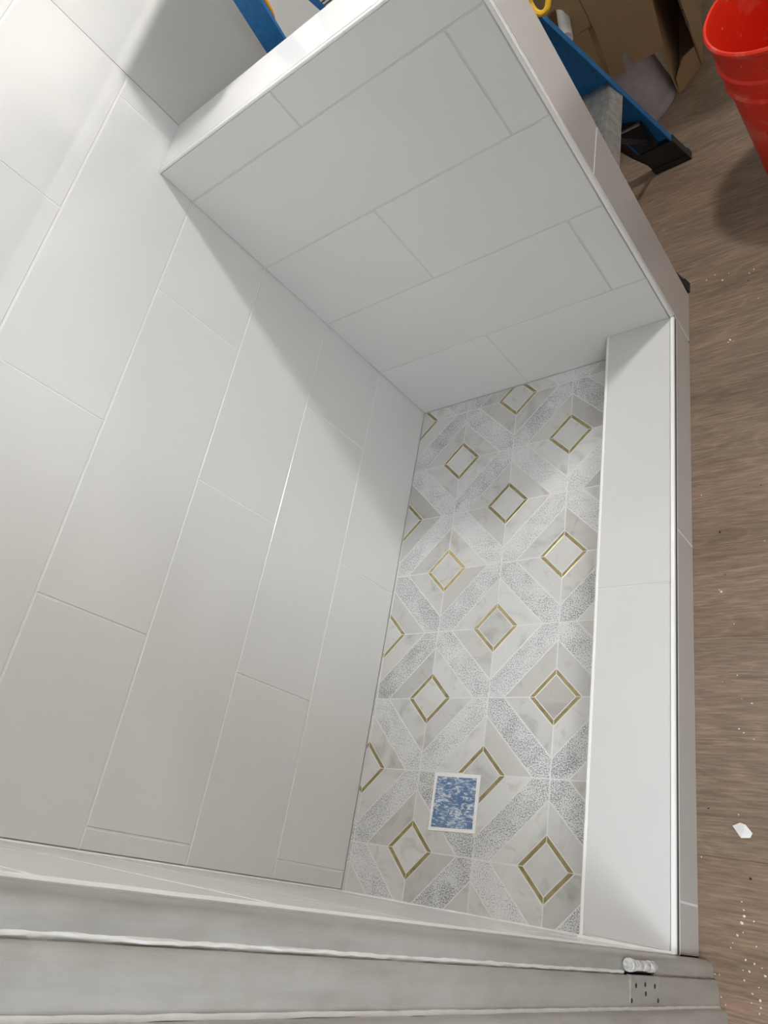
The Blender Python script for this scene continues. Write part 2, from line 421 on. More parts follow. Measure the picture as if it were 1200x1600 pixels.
# ---------------------------------------------------------------- mosaic pan
pan = MB().prism([(0.0, YN0 + 0.001), (CI - 0.0005, ynear(CI) + 0.001), (CI - 0.0005, -0.0002), (0.0, -0.0002)], ZF, -0.0004).build('shower_floor', FGROUT, kind='structure')
MA = 0.1478; MBY = 0.14985; MX = 0.1478; MY = -0.1861; th = 0.0104
ct, st = math.cos(th), math.sin(th)
def lat(x, y): return (MX + ct * x - st * y, MY + st * x + ct * y)
drain = [(0.1965, -0.9370), (0.1965, -1.0455), (0.3055, -1.0410), (0.3035, -0.9355)]       # ccw seen from above
DR = inset(drain, -0.001)
def sub_drain(poly):
    out = []; rest = poly
    for i in range(4):
        p, q = DR[i], DR[(i + 1) % 4]
        a, b = (q[1] - p[1]), -(q[0] - p[0]); c_ = a * p[0] + b * p[1]      # inside: a x + b y <= c
        o_ = clip(rest, -a, -b, -c_)
        if o_: out.append(o_)
        rest = clip(rest, a, b, c_)
        if not rest: return out
    return out
def piece(name, poly, mat, z, ch=0.00035):
    p = [lat(*q) for q in poly]
    if area(p) < 0: p.reverse()
    p = inset(p, 0.0008 if mat is BRASS else 0.0013)
    for (a, b, c_) in ((-1, 0, -0.0015), (1, 0, CI - 0.002), (0, 1, -0.0015)): 
        if p: p = clip(p, a, b, c_)
    sl = (YN1 - YN0) / 0.70
    if p: p = clip(p, sl, -1, -(YN0 + 0.002))
    if not p or abs(area(p)) < 3e-6: return
    ps = sub_drain(p)
    ps = [q for q in ps if abs(area(q)) > 2e-6]
    if not ps: return
    whole = len(ps) == 1 and abs(area(ps[0]) - area(p)) < 1e-7
    m_ = MB()
    zz = z
    for q in ps: m_.prism(q, -0.0030, zz, ch=ch if whole else 0)
    cx = sum(q[0] for q in p) / len(p); cy = sum(q[1] for q in p) / len(p)
    m_.build(name, mat, pan, origin=(cx, cy, 0))
G, H, D = 0.0550, 0.0430, 0.036
A = MA; B = MBY
def rot4(pts, q):
    sx, sy = [(1, 1), (-1, 1), (-1, -1), (1, -1)][q]
    return [(sx * x, sy * y) for x, y in pts]
kk = B / A
for i in range(-2, 5):
    for j in range(-10, 4):
        if (i + j) % 2: continue
        cx, cy = i * A, j * B
        off = lambda pts: [(cx + x, cy + y * kk) for x, y in pts]
        if not (-0.4 < cx < 0.6): continue
        piece('marble_diamond', off([(H, 0), (0, H), (-H, 0), (0, -H)]), MARBLE, 0)
        for q in range(4):
            piece('brass_strip', off(rot4([(H, 0), (G, 0), (0, G), (0, H)], q)), BRASS, 0.0001)
            piece('marble_piece', off(rot4([(G, 0), (A - D, 0), (0, A - D), (0, G)], q)), MARBLE, 0)
        for q in (0, 1):
            piece('speckled_strip', off(rot4([(A - D, 0), (A, 0), (A, D), (D, A), (0, A), (0, A - D)], q)), SPECK, 0)
# drain
dm = empty('shower_drain', (0.25, -0.99, 0.0)); tag(dm, 'square floor drain covered with blue film, set in the marble mosaic', 'drain')
def sub(a): return a
fr = MB()
o_ = drain; i_ = inset(drain, 0.0075)
for i in range(4):
    j = (i + 1) % 4; q = [o_[i], o_[j], i_[j], i_[i]]
    fr.prism(q, -0.0025, 0.0012)
fr.build('frame', FGROUT, dm, origin=(0.25, -0.99, 0))
# wrinkled film as a displaced grid
fm = MB(); N = 26
q0, q1, q2, q3 = [Vector((*p, 0)) for p in inset(drain, 0.0068)]
vs = []
for a in range(N + 1):
    for b in range(N + 1):
        s_, t_ = a / N, b / N
        p = (q0 * (1 - s_) + q1 * s_) * (1 - t_) + (q3 * (1 - s_) + q2 * s_) * t_
        ed = min(s_, 1 - s_, t_, 1 - t_)
        p.z = 0.0012 + 0.0011 * noise.noise(Vector((p.x * 90, p.y * 160, 3))) + (0.0008 if ed < 0.04 else 0)
        vs.append(p)
fs = [(a * (N + 1) + b, (a + 1) * (N + 1) + b, (a + 1) * (N + 1) + b + 1, a * (N + 1) + b + 1) for a in range(N) for b in range(N)]
fm.add(vs, fs).build('blue_film', FILM, dm, smooth=True, origin=(0.25, -0.99, 0))
def text(body, size, loc, rotz, mat, parent):
    cu = bpy.data.curves.new('print', 'FONT'); cu.body = body; cu.size = size; cu.extrude = 0.0001
    to = bpy.data.objects.new('print_tmp', cu); C.objects.link(to)
    dg = bpy.context.evaluated_depsgraph_get(); me = bpy.data.meshes.new_from_object(to.evaluated_get(dg))
    bpy.data.objects.remove(to)
    me.materials.clear(); me.materials.append(mat)
    o = bpy.data.objects.new('print', me); C.objects.link(o); o.parent = parent
    o.location = Vector(loc) - Vector(parent.location); o.rotation_euler = (0, 0, rotz); return o
INK = simple('worn_white_print', (0.74, 0.77, 0.80), 0.6, 0, 0.2, 500)
for (t_, sz, px, py) in (('5  X', 0.013, 0.268, -1.001), ('/ Y 5 A', 0.012, 0.238, -1.013), ('5 A X', 0.009, 0.270, -0.984)):
    text(t_, sz, (px, py, 0.0031), 0.02, INK, dm)

# ---------------------------------------------------------------- near wall (with doorway) and its tiles
def slab(poly, z0, z1, name, mat, parent=None, **kw): 
    return MB().prism(poly, z0, z1).build(name, mat, parent, **kw)
wn = slab([(0.0, -1.30), (0.699, -1.30), (0.699, YN1 - 0.0105), (0.0, YN0 - 0.0105)], ZF, CEILZ, 'wall_near', DRYWALL, kind='structure')
ang = math.atan2(YN1 - YN0, 0.70)
FN = frame((0, YN0, 0), (math.cos(ang), math.sin(ang), 0), (0, 0, 1), (math.sin(ang), math.cos(ang) * 1.0, 0))
FN = frame((0, YN0, 0), (math.cos(ang), math.sin(ang), 0), (0, 0, 1), (-math.sin(ang), math.cos(ang), 0))
slab([(0.0, YN0 - 0.010), (0.680, ynear(0.680) - 0.010), (0.680, ynear(0.680) - 0.0008), (0.0, YN0 - 0.0008)], 0.0, CEILZ - 0.001, 'grout', GROUT, wn)
rects = []
for r in range(12):
    z0_, z1_ = ROWZ[r], ROWZ[r + 1]
    for a, b in row_cells(0.001, 0.659, 0.30 if r % 2 == 0 else 0.56):
        if z0_ == 0 and b > CI: 
            b = CI - 0.001
        if b > a + 0.01: rects.append((a, b, z0_, z1_))
MB2 = Matrix(((1, 0, 0, 0), (0, 1, 0, 0), (0, 0, 1, 0), (0, 0, 0, 1)))
tile_wall(wn, FN, rects, 0.0095, TILE)
# caulked white strip between tile and casing
cs = MB(); NZ = 90; vs = []; fs = []
sec = [(0.6600, -0.0095), (0.6600, 0.0006), (0.668, 0.0012), (0.690, 0.0012), (0.6995, 0.0006), (0.6995, -0.0095)]
for a in range(NZ + 1):
    z = 0.0712 + (2.05 - 0.0712) * a / NZ
    for (x, d) in sec:
        wob = 0.0004 * noise.noise(Vector((x * 60, 5, z * 45))) if d > 0 else 0
        vs.append((x, ynear(x) + d + wob, z))
n = len(sec)
for a in range(NZ):
    for i in range(n - 1): fs.append((a * n + i, (a + 1) * n + i, (a + 1) * n + i + 1, a * n + i + 1))
cs.add(vs, fs).build('caulk_strip', CAULK, wn, smooth=True)
MB().add([(0.0003, YN0 - 0.004, 0), (0.0028, ynear(0.0028), 0), (0.0003, YN0 + 0.0025, 0), (0.0003, YN0 - 0.004, CEILZ - .002), (0.0028, ynear(0.0028), CEILZ - .002), (0.0003, YN0 + 0.0025, CEILZ - .002)], [(2, 1, 0), (3, 4, 5), (0, 1, 4, 3), (1, 2, 5, 4), (2, 0, 3, 5)]).build('caulk_fillet', CAULK, wn)
def fillet(x0, x1, z, h, nm='caulk_fillet'):
    n_ = 12; vs = []
    for q in range(n_ + 1):
        x = x0 + (x1 - x0) * q / n_; w_ = h * (0.8 + 0.5 * noise.noise(Vector((x * 40, z * 50, 2))))
        yb = ynear(x)
        vs += [(x, yb - 0.001, z - 0.001), (x, yb - 0.001, z + w_), (x, yb + w_, z + 0.0003), (x, yb + w_, z - 0.001)]
    MB().add(vs, [(4 * q + a_, 4 * q + (a_ + 1) % 4, 4 * q + 4 + (a_ + 1) % 4, 4 * q + 4 + a_) for q in range(n_) for a_ in range(4)]).build(nm, CAULK, wn)
fillet(0.001, CI, 0.0005, 0.0028); fillet(CI - 0.001, 0.6985, CZ + 0.0003, 0.0035)
slab([(1.50, -1.30), (2.25, -1.30), (2.25, -1.17), (1.50, -1.17)], ZF, CEILZ, 'wall_near', DRYWALL, kind='structure')
slab([(0.70, -1.295), (1.50, -1.295), (1.50, -1.175), (0.70, -1.175)], 2.06, CEILZ, 'wall_near', DRYWALL, kind='structure')

# door casing and jamb (vertical mouldings, old enamel)
dj = empty('door_1', (0.72, -1.20, ZF), kind='structure')
def moulding(name, pts, z0, z1, mat, amp=0.0006, nz=150, freq=30):
    """pts: open section on the room side, closed at the back; extruded along z with hand-painted unevenness"""
    m_ = MB(); vs = []; n = len(pts)
    for a in range(nz + 1):
        z = z0 + (z1 - z0) * a / nz
        for i, p in enumerate(pts):
            k_ = p[2] if len(p) > 2 else 1
            wx = amp * k_ * noise.noise(Vector((p[0] * 120, p[1] * 120 + 7, z * freq)))
            wy = amp * k_ * noise.noise(Vector((p[0] * 120 + 9, p[1] * 120, z * freq + 40)))
            vs.append((p[0] + wx, p[1] + wy, z))
    fs = [(a * n + i, a * n + (i + 1) % n, (a + 1) * n + (i + 1) % n, (a + 1) * n + i) for a in range(nz) for i in range(n)]
    fs += [tuple(reversed(range(n))), tuple(nz * n + i for i in range(n))]
    return m_.add(vs, fs).build(name, mat, dj, smooth=True, origin=(0.72, -1.20, ZF))
HX0, HX1 = 0.2100, 0.2990          # hinge height range
moulding('casing_bead', [(0.7002, -1.1870, 0), (0.7002, -1.1672), (0.7080, -1.1676), (0.7135, -1.1688), (0.7172, -1.1712), (0.7193, -1.1750), (0.7195, -1.1800), (0.7192, -1.1868), (0.7170, -1.1885, 0.5)], ZF, 2.06, CASING)
moulding('paint_ridge', [(0.7150, -1.1888, 0), (0.7189, -1.1862), (0.7202, -1.1874, 2.2), (0.7206, -1.1890, 2.2), (0.7195, -1.1907, 1.0), (0.7160, -1.1915, 0)], HX1 + 0.004, 2.06, WHITEPAINT, 0.0007, 260, 70)
moulding('paint_ridge', [(0.7150, -1.1888, 0), (0.7187, -1.1864), (0.7197, -1.1876, 1.5), (0.7198, -1.1890, 1.5), (0.7190, -1.1907, 1), (0.7160, -1.1915, 0)], ZF, HX0 - 0.004, CASING, 0.0007, 50, 70)
moulding('jamb', [(0.7002, -1.2250, 0), (0.7002, -1.1906, 0), (0.7235, -1.1906), (0.7252, -1.1925), (0.7262, -1.2060), (0.7268, -1.2200), (0.7268, -1.2240, 0.5)], ZF, 2.06, CASING, 0.0004)
moulding('paint_ridge', [(0.7240, -1.2245, 0), (0.7270, -1.2215), (0.7282, -1.2226, 1.8), (0.7290, -1.2246, 1.2), (0.7270, -1.2252, 0)], ZF, 2.06, WHITEPAINT, 0.0006, 240, 55)
moulding('door_stop', [(0.7002, -1.2960, 0), (0.7002, -1.2255, 0), (0.7290, -1.2246), (0.7340, -1.2254), (0.7368, -1.2285), (0.7386, -1.2400), (0.7390, -1.2600), (0.7390, -1.2960)], ZF, 2.06, CASING, 0.0005)
# hinge: leaf mortised in the jamb, painted barrel
HY = -1.1815
hg = MB().box(0.7225, 0.7278, -1.2170, -1.1895, HX0, HX1)
for f_ in []: pass
hinge = hg.build('hinge', CASING, dj, origin=(0.72, -1.20, ZF))
bar = MB()
def ring(z0, z1, r): 
    bar.lathe([(0.0, z0), (r * 0.85, z0), (r, z0 + 0.0012), (r, z1 - 0.0012), (r * 0.85, z1), (0, z1)], (0.7275, -1.1795, 0), 20)
HB = CASING
ring(0.2300, 0.2480, 0.0064); ring(0.2495, 0.2700, 0.0056); ring(0.2710, 0.2900, 0.0056); ring(0.2915, 0.2965, 0.0064); ring(0.2980, 0.3080, 0.0072)
b_ = bar.build('barrel', simple('flaking_white_paint', (0.62, 0.61, 0.58), 0.5, 0, 0.35, 260, 0.5), hinge, smooth=True)
sh = MB()
for (yy, zz) in ((-1.2000, 0.225), (-1.2000, 0.284), (-1.1985, 0.256), (-1.2080, 0.254), (-1.2150, 0.214), (-1.2150, 0.296)):
    Mx = Matrix.Translation((0.7277, yy, zz)) @ Matrix.Rotation(PI / 2, 4, 'Y')
    sh.lathe([(0.0026, 0.0), (0.0026, 0.0005), (0.0013, 0.0006), (0.0011, 0.0002), (0.0, 0.0002)], (0, 0, 0), 12, M=Mx)
sh.build('screw_hole', DARK, hinge)
# fix parents' offset for the sub-parts of the hinge (hinge sits at the door origin)
for c_ in hinge.children: c_.location = Vector((0, 0, 0)) - Vector((0.72, -1.20, ZF))

# ---------------------------------------------------------------- rest of the room shell
slab([(-0.12, -2.77), (2.37, -2.77), (2.37, 2.12), (-0.12, 2.12)], CEILZ, CEILZ + 0.1, 'ceiling', CEIL, kind='structure')
MB().box(2.25, 2.37, -2.65, 2.0, ZF, CEILZ).build('wall_right', DRYWALL, kind='structure')
MB().box(-0.12, 2.37, 2.0, 2.12, ZF, CEILZ).build('wall_back', DRYWALL, kind='structure')
MB().box(-0.12, 2.37, -2.77, -2.65, ZF, CEILZ).build('wall_hall', DRYWALL, kind='structure')
MB().box(-0.12, 0.0, -2.65, -1.301, ZF, CEILZ).build('wall_hall', DRYWALL, kind='structure')

MB().box(0.62, 2.248, 0.690, 1.26, 0.815, 0.850).build('unseen_shade_slab', DRYWALL, kind='structure')  # unseen slab, added to cast the shadow edge over the boxes

# ---------------------------------------------------------------- step ladder
ld = empty('step_ladder', (0.4, 0.4, ZF)); tag(ld, 'blue fibreglass step ladder with aluminium steps standing behind the half wall', 'ladder')
LO = (0.4, 0.4, ZF)
def LB(mb, name, mat, smooth=False, parent=None): 
    o = mb.build(name, mat, ld, smooth=smooth, origin=LO); return o
def ff(h): return 0.708 - 0.28 * h      # +x face of the front rails at height h above the floor
HT = 1.20
def sheared(mb, pts_fn, z0, z1, yf, prof):
    """extrude a section (dx,dy) between two heights; x follows pts_fn, y follows yf"""
    n = len(prof); vs = []
    for z in (z0, z1):
        h = z - ZF
        for dx, dy in prof: vs.append((pts_fn(h) + dx, yf(h) + dy, z))
    mb.add(vs, [tuple(reversed(range(n))), tuple(range(n, 2 * n))] + [(i, (i + 1) % n, (i + 1) % n + n, i + n) for i in range(n)])
RD = 0.082; FW = 0.020; WT = 0.004
yfar = lambda h: 0.612 - 0.045 * h
ynr = lambda h: 0.152 + 0.056 * h
cfar = [(0, 0), (-RD, 0), (-RD, -FW), (-RD + WT, -FW), (-RD + WT, -WT), (-WT, -WT), (-WT, -FW), (0, -FW)]
cnear = [(0, 0), (0, FW), (-WT, FW), (-WT, WT), (-RD + WT, WT), (-RD + WT, FW), (-RD, FW), (-RD, 0)]
m_ = MB(); sheared(m_, ff, ZF + 0.012, HT + ZF, yfar, cfar); LB(m_, 'front_rail', BLUE)
m_ = MB(); sheared(m_, lambda h: ff(h) - 0.008, ZF + 0.012, HT + ZF, ynr, cnear); LB(m_, 'front_rail', BLUE)
def rf(h): return 0.048 + 0.160 * h       # -x face of the rear rails
rn = lambda h: 0.235 + 0.02 * h
rfar = lambda h: 0.565 - 0.02 * h
for yf_, s_ in ((rn, 1), (rfar, -1)):
    m_ = MB(); w_ = 0.050
    sec = [(0, 0), (w_, 0), (w_, 0.009 * s_), (w_ - 0.003, 0.009 * s_), (w_ - 0.003, 0.003 * s_), (0.003, 0.003 * s_), (0.003, 0.009 * s_), (0, 0.009 * s_)]
    if s_ < 0: sec.reverse()
    sheared(m_, rf, ZF + 0.012, HT + ZF, yf_, sec); LB(m_, 'rear_rail', BLUE)
    m_ = MB().box(rf(0) - 0.004, rf(0) + w_ + 0.006, yf_(0) - 0.003 if s_ > 0 else yf_(0) - 0.025, yf_(0) + 0.025 if s_ > 0 else yf_(0) + 0.003, ZF, ZF + 0.035)
    LB(m_, 'rubber_foot', BLACK)
# shoes of the front rails
def shoe(yf_, s_, ox=0.0):
    m_ = MB()
    for z0_, z1_, gx, gy in ((ZF, ZF + 0.018, 0.004, 0.004), (ZF + 0.018, ZF + 0.075, 0.0025, 0.002)):
        n_ = [(gx, -gy * s_), (gx, (FW + gy) * s_), (-RD - gx, (FW + gy) * s_), (-RD - gx, -gy * s_)]
        if s_ < 0: n_.reverse()
        n_ = n_[::-1] if False else n_
        top = 0 if z0_ > ZF else 0
        vs = []
        for z in (z0_, z1_):
            for dx, dy in n_: vs.append((ff(z - ZF) + dx - ox, yf_(z - ZF) + dy, z))
        m_.add(vs, [(3, 2, 1, 0), (4, 5, 6, 7)] + [(i, (i + 1) % 4, (i + 1) % 4 + 4, i + 4) for i in range(4)])
    LB(m_, 'rubber_foot', BLACK)
shoe(yfar, -1); shoe(ynr, 1, 0.010)
# steps: ribbed tread, front lip, rear lip
def step(z):
    h = z - ZF; x1 = ff(h) - 0.006; x0 = x1 - 0.074; ya = ynr(h) + 0.0045; yb = yfar(h) - 0.0045
    m_ = MB().box(x0, x1, ya, yb, z - 0.004, z - 0.0015)
    m_.add([(x1, ya, z - 0.0015), (x1 + 0.0155, ya, z - 0.040), (x1 + 0.0125, ya, z - 0.040), (x1 - 0.003, ya, z - 0.004),
            (x1, yb, z - 0.0015), (x1 + 0.0155, yb, z - 0.040), (x1 + 0.0125, yb, z - 0.040), (x1 - 0.003, yb, z - 0.004)],
           [(0, 1, 2, 3), (7, 6, 5, 4), (0, 4, 5, 1), (1, 5, 6, 2), (2, 6, 7, 3), (3, 7, 4, 0)])
    m_.box(x0, x0 + 0.003, ya, yb, z - 0.034, z - 0.004)
    nr = 15
    for i in range(nr):
        x = x0 + 0.003 + (x1 - x0 - 0.006) * i / (nr - 1)
        m_.box(x - 0.0013, x + 0.0013, ya, yb, z - 0.0015, z + 0.0006)
    st_ = LB(m_, 'step', ALU); return st_
for k_ in range(3): step(0.262 + 0.283 * k_)
m_ = MB()
for z0_, z1_, mt in ((0.80, 0.97, 0),):
    hs = [z0_ - ZF, z1_ - ZF]
    vs = [(ff(h) - 0.008 + dx, ynr(h) - 0.0006, h + ZF) for h in hs for dx in (-0.012, -RD + 0.014)]
    m_.add(vs, [(0, 1, 3, 2)])
LB(m_, 'label', LABEL)
m_ = MB()
gus = [(0.560, 0.115), (0.592, 0.150), (0.645, 0.128), (0.655, 0.060), (0.630, -0.020), (0.588, 0.045), (0.570, 0.080)]
Mx = Matrix(((1, 0, 0, 0), (0, 0, -1, 0), (0, 1, 0, 0), (0, 0, 0, 1)))
if area(gus) < 0: gus.reverse()
m_.prism(gus, -0.596, -0.590, M=Mx); LB(m_, 'foot_gusset', BLACK)
# braces under the lowest step and a small foot bracket
m_ = MB()
for z_, dy in ((0.20, 0),):
    m_.box(0.592, 0.640, 0.583, 0.5895, 0.128, 0.133)
LB(m_, 'foot_bracket', ALU)
m_ = MB().tube([(ff(.05) - 0.05, yfar(0) - 0.006, 0.050), (ff(0.2) - 0.045, yfar(0.2) - 0.16, 0.222)], 0.006, 8)
LB(m_, 'brace', BLACK)
for h_ in (0.45, 1.08):
    m_ = MB().box(rf(h_) + 0.010, rf(h_) + 0.035, rn(h_) + 0.004, rfar(h_) - 0.004, ZF + h_ - 0.012, ZF + h_ + 0.012)
    LB(m_, 'rear_brace', ALU)
m_ = MB().box(0.19, 0.385, 0.20, 0.60, ZF + HT, ZF + HT + 0.045)
LB(m_, 'top_cap', BLUE)
# cords hanging on the ladder
pts = [(0.216 + 0.022 * math.cos(a) , 0.292 + 0.006 * math.sin(a), 0.930 + 0.045 * math.sin(a)) for a in [2 * PI * q / 22 for q in range(22)]]
tag(MB().tube(pts, 0.0045, 8, closed=True).build('cord_loop', ORANGE, smooth=True, origin=(0.216, 0.292, 0.93)), 'small loop of orange cord hanging beside the rear ladder rail', 'cord')
pts = [(0.581 + 0.019 * math.cos(a), 0.555 + 0.012 * math.sin(a), 0.530 + 0.026 * math.sin(a)) for a in [2 * PI * q / 22 for q in range(22)]]
tag(MB().tube(pts, 0.0065, 8, closed=True).build('carabiner', YELLOW, smooth=True, origin=(0.581, 0.555, 0.53)), 'yellow plastic loop clipped to the front ladder rail at the top edge', 'clip')

# ---------------------------------------------------------------- bucket
BX, BY, BZ = 1.010, 0.420, ZF
bk = empty('bucket', (BX, BY, BZ)); tag(bk, 'large red plastic bucket dusted with plaster on the wood floor', 'bucket')
Hh = 0.3885
def rad(z): return 0.130 + (0.148 - 0.130) * z / Hh
prof = [(0.0, 0.004), (0.124, 0.004), (0.130, 0.0), (rad(0.01) + .0005, 0.008)] + [(rad(z), z) for z in (0.06, 0.12, 0.18, 0.235, 0.262)]
prof += [(rad(.265) + .0045, 0.266), (rad(.27) + .005, 0.272), (rad(.276), 0.278), (rad(.305), 0.306), (rad(.31) + .005, 0.311), (rad(.315) + .005, 0.318), (rad(.32), 0.322), (rad(.345), 0.345)]
prof += [(rad(.35) + .002, 0.350), (rad(.372), 0.372), (0.1500, 0.376), (0.1530, 0.381), (0.1530, 0.386), (0.1500, 0.3895), (0.1462, 0.3885), (0.1450, 0.384)]
prof += [(0.1440, 0.36), (0.1400, 0.27), (0.1330, 0.12), (0.1270, 0.010), (0.0, 0.009)]
MB().lathe(prof, (BX, BY, BZ), 72).build('pail', BUCKET, bk, smooth=True, origin=(BX, BY, BZ))
hp = [(BX + 0.156 * math.cos(a), BY + 0.156 * math.sin(a), BZ + 0.318 - 0.15 * abs(math.cos((a - 0.9)))) for a in [0.9 - PI / 2 + PI * q / 20 for q in range(21)]]
hp = [(BX + 0.156 * math.cos(a), BY + 0.156 * math.sin(a), BZ + 0.318 - 0.13 * math.cos(a - 0.3)) for a in [0.3 - PI / 2 + PI * q / 24 for q in range(25)]]
MB().tube(hp, 0.0022, 8).build('handle', ALU, bk, smooth=True, origin=(BX, BY, BZ))
ink = simple('black_print', (0.02, 0.01, 0.01), 0.6)
pm = MB()
for (a0, z0_, dx, dz, w_) in ((-1.38, 0.15, 0.05, 0.06, 0.006), (-1.38, 0.15, 0.0, 0.075, 0.006), (-1.33, 0.21, 0.0, -0.075, 0.006)):
    seg = []
    for t_ in range(7):
        a = a0 + dx * t_ / 6; z = z0_ + dz * t_ / 6; rr = rad(z) + 0.0006
        seg.append((BX + rr * math.cos(a), BY + rr * math.sin(a), BZ + z))
    vs = [];
    for p in seg:
        a = math.atan2(p[1] - BY, p[0] - BX); t = Vector((-math.sin(a), math.cos(a), 0))
        vs += [Vector(p) - t * w_ / 2, Vector(p) + t * w_ / 2]
    pm.add(vs, [(2 * i, 2 * i + 1, 2 * i + 3, 2 * i + 2) for i in range(6)])
pm.build('print', ink, bk, origin=(BX, BY, BZ))

# ---------------------------------------------------------------- cardboard, pail, pipe
tag(MB().lathe([(0.0, 0.192), (0.090, 0.192), (0.096, 0.188), (0.099, 0.180), (0.122, 0.02), (0.128, 0.012), (0.130, 0.0), (0.126, 0.0), (0.094, 0.180), (0.0, 0.186)], (0.545, 0.905, ZF), 64).build('upturned_pail', PAILM, smooth=True, origin=(0.545, 0.905, ZF)),
    'grey white round tub upside down under the cardboard box', 'tub')
def plate(poly, y0, y1): 
    """poly in (x,z), plate between y0 and y1"""
    if area(poly) < 0: poly = poly[::-1]
    Mx = Matrix(((1, 0, 0, 0), (0, 0, -1, 0), (0, 1, 0, 0), (0, 0, 0, 1)))
    return MB().prism(poly, -y1, -y0, M=Mx)
BO = (0.45, 0.95, 0.165)
bo = empty('cardboard_box', BO); tag(bo, 'open brown cardboard box with hand hole and slotted flaps, beside the ladder', 'box')
# right front flap with notch
plate([(0.572, 0.157), (0.610, 0.149), (0.6135, 0.188), (0.6275, 0.203), (0.6310, 0.176), (0.634, 0.162), (0.709, 0.157), (0.727, 0.290), (0.745, 0.430), (0.588, 0.430), (0.586, 0.288)], 0.787, 0.791).build('flap', CARD, bo, origin=BO)
plate([(0.250, 0.300), (0.5835, 0.300), (0.5850, 0.430), (0.250, 0.430)], 0.789, 0.793)
# left front panel with a hand hole, built as a frame of quads around an ellipse
hx, hz, ra, rb = 0.521, 0.362, 0.023, 0.021
N = 32; m_ = MB(); vs = []
outer = []
x0_, x1_, z0_, z1_ = 0.250, 0.5845, 0.302, 0.430
for q in range(N):
    a = 2 * PI * q / N; c_, s_ = math.cos(a), math.sin(a)
    tx = (x1_ - hx) / c_ if c_ > 1e-6 else ((x0_ - hx) / c_ if c_ < -1e-6 else 1e9)
    tz = (z1_ - hz) / s_ if s_ > 1e-6 else ((z0_ - hz) / s_ if s_ < -1e-6 else 1e9)
    t_ = min(tx, tz); outer.append((hx + c_ * t_, hz + s_ * t_))
for yy in (0.789, 0.793):
    vs += [(hx + ra * math.cos(2 * PI * q / N), yy, hz + rb * math.sin(2 * PI * q / N)) for q in range(N)] + [(x, yy, z) for x, z in outer]
fs = []
for q in range(N):
    r_ = (q + 1) % N
    fs += [(q, r_, N + r_, N + q), (2 * N + q, 3 * N + q, 3 * N + r_, 2 * N + r_), (q, 2 * N + q, 2 * N + r_, r_), (N + q, N + r_, 3 * N + r_, 3 * N + q)]
m_.add(vs, fs).build('front_panel', CARD, bo, origin=BO)
plate([(0.250, 0.165), (0.5600, 0.160), (0.5740, 0.299), (0.250, 0.299)], 0.791, 0.795).build('flap', CARD, bo, origin=BO)
m_ = MB().box(0.250, 0.254, 0.797, 1.04, 0.170, 0.430); m_.box(0.254, 0.600, 1.036, 1.04, 0.170, 0.430); m_.box(0.254, 0.600, 0.797, 1.036, 0.166, 0.170)
m_.build('body', CARD, bo, origin=BO)
m_ = MB().box(0.596, 0.600, 0.797, 1.036, 0.170, 0.430)
m_.build('side_panel', CARD, bo, origin=BO)
# white pipe through the hand hole
tag(MB().tube([(0.548, 0.700, 0.350), (0.500, 1.02, 0.350)], 0.015, 20).build('white_pipe', PVC, smooth=True, origin=(0.52, 0.9, 0.35)), 'short white plastic pipe poking through the hand hole of the cardboard box', 'pipe')
# second box on the floor behind
B2 = (0.60, 1.1, ZF)
b2 = empty('cardboard_box', B2); tag(b2, 'torn open cardboard box with dark inside, between the tub and the red bucket', 'box')
def xplate(poly, x0, x1):
    if area(poly) < 0: poly = poly[::-1]
    Mx = Matrix(((0, 0, 1, 0), (1, 0, 0, 0), (0, 1, 0, 0), (0, 0, 0, 1)))
    return MB().prism(poly, x0, x1, M=Mx)
xplate([(0.945, ZF), (0.958, 0.075), (0.965, 0.16), (1.00, 0.30), (1.45, 0.30), (1.45, ZF)], 0.742, 0.746).build('side_panel', CARD, b2, origin=B2)
fp = MB(); P0 = Vector((0.684, 0.868, 0)); P1 = Vector((0.741, 0.944, 0)); d_ = (P1 - P0).normalized(); nn = Vector((d_.y, -d_.x, 0)) * 0.004
q = [(P0, ZF), (P1, ZF), (P1, 0.03), (P0 + (P1 - P0) * 0.55, 0.038), (P0 + (P1 - P0) * 0.1, 0.012)]
vs = [Vector((p.x, p.y, z)) for p, z in q] + [Vector((p.x, p.y, z)) - nn for p, z in q]
fp.add(vs, [(0, 1, 2, 3, 4), (9, 8, 7, 6, 5)] + [(i, i + 5, (i + 1) % 5 + 5, (i + 1) % 5) for i in range(5)]).build('flap', CARD, b2, origin=B2)
m_ = MB().box(0.682, 0.741, 1.446, 1.45, ZF, 0.30); m_.box(0.680, 0.683, 0.872, 1.446, ZF, 0.300); m_.box(0.684, 0.741, 0.96, 1.446, ZF, ZF + 0.004); m_.box(0.680, 0.746, 0.872, 1.45, 0.301, 0.305)
m_.build('body', CARD, b2, origin=B2)
# corrugated raw edge along the tear
e_ = MB()
zz = [(0.958, 0.075), (0.965, 0.16), (1.00, 0.30)]
for (a, b) in zip(zz[:-1], zz[1:]):
    L_ = math.hypot(b[0] - a[0], b[1] - a[1]); n_ = int(L_ / 0.004)
    for i in range(n_):
        t_ = i / n_; y_ = a[0] + (b[0] - a[0]) * t_; z_ = a[1] + (b[1] - a[1]) * t_
        e_.box(0.7415, 0.7466, y_ - 0.002 - random.uniform(0, .0015), y_ + 0.001, z_, z_ + 0.0025)
e_.build('corrugated_edge', CARDEDGE, b2, origin=B2, kind='stuff')

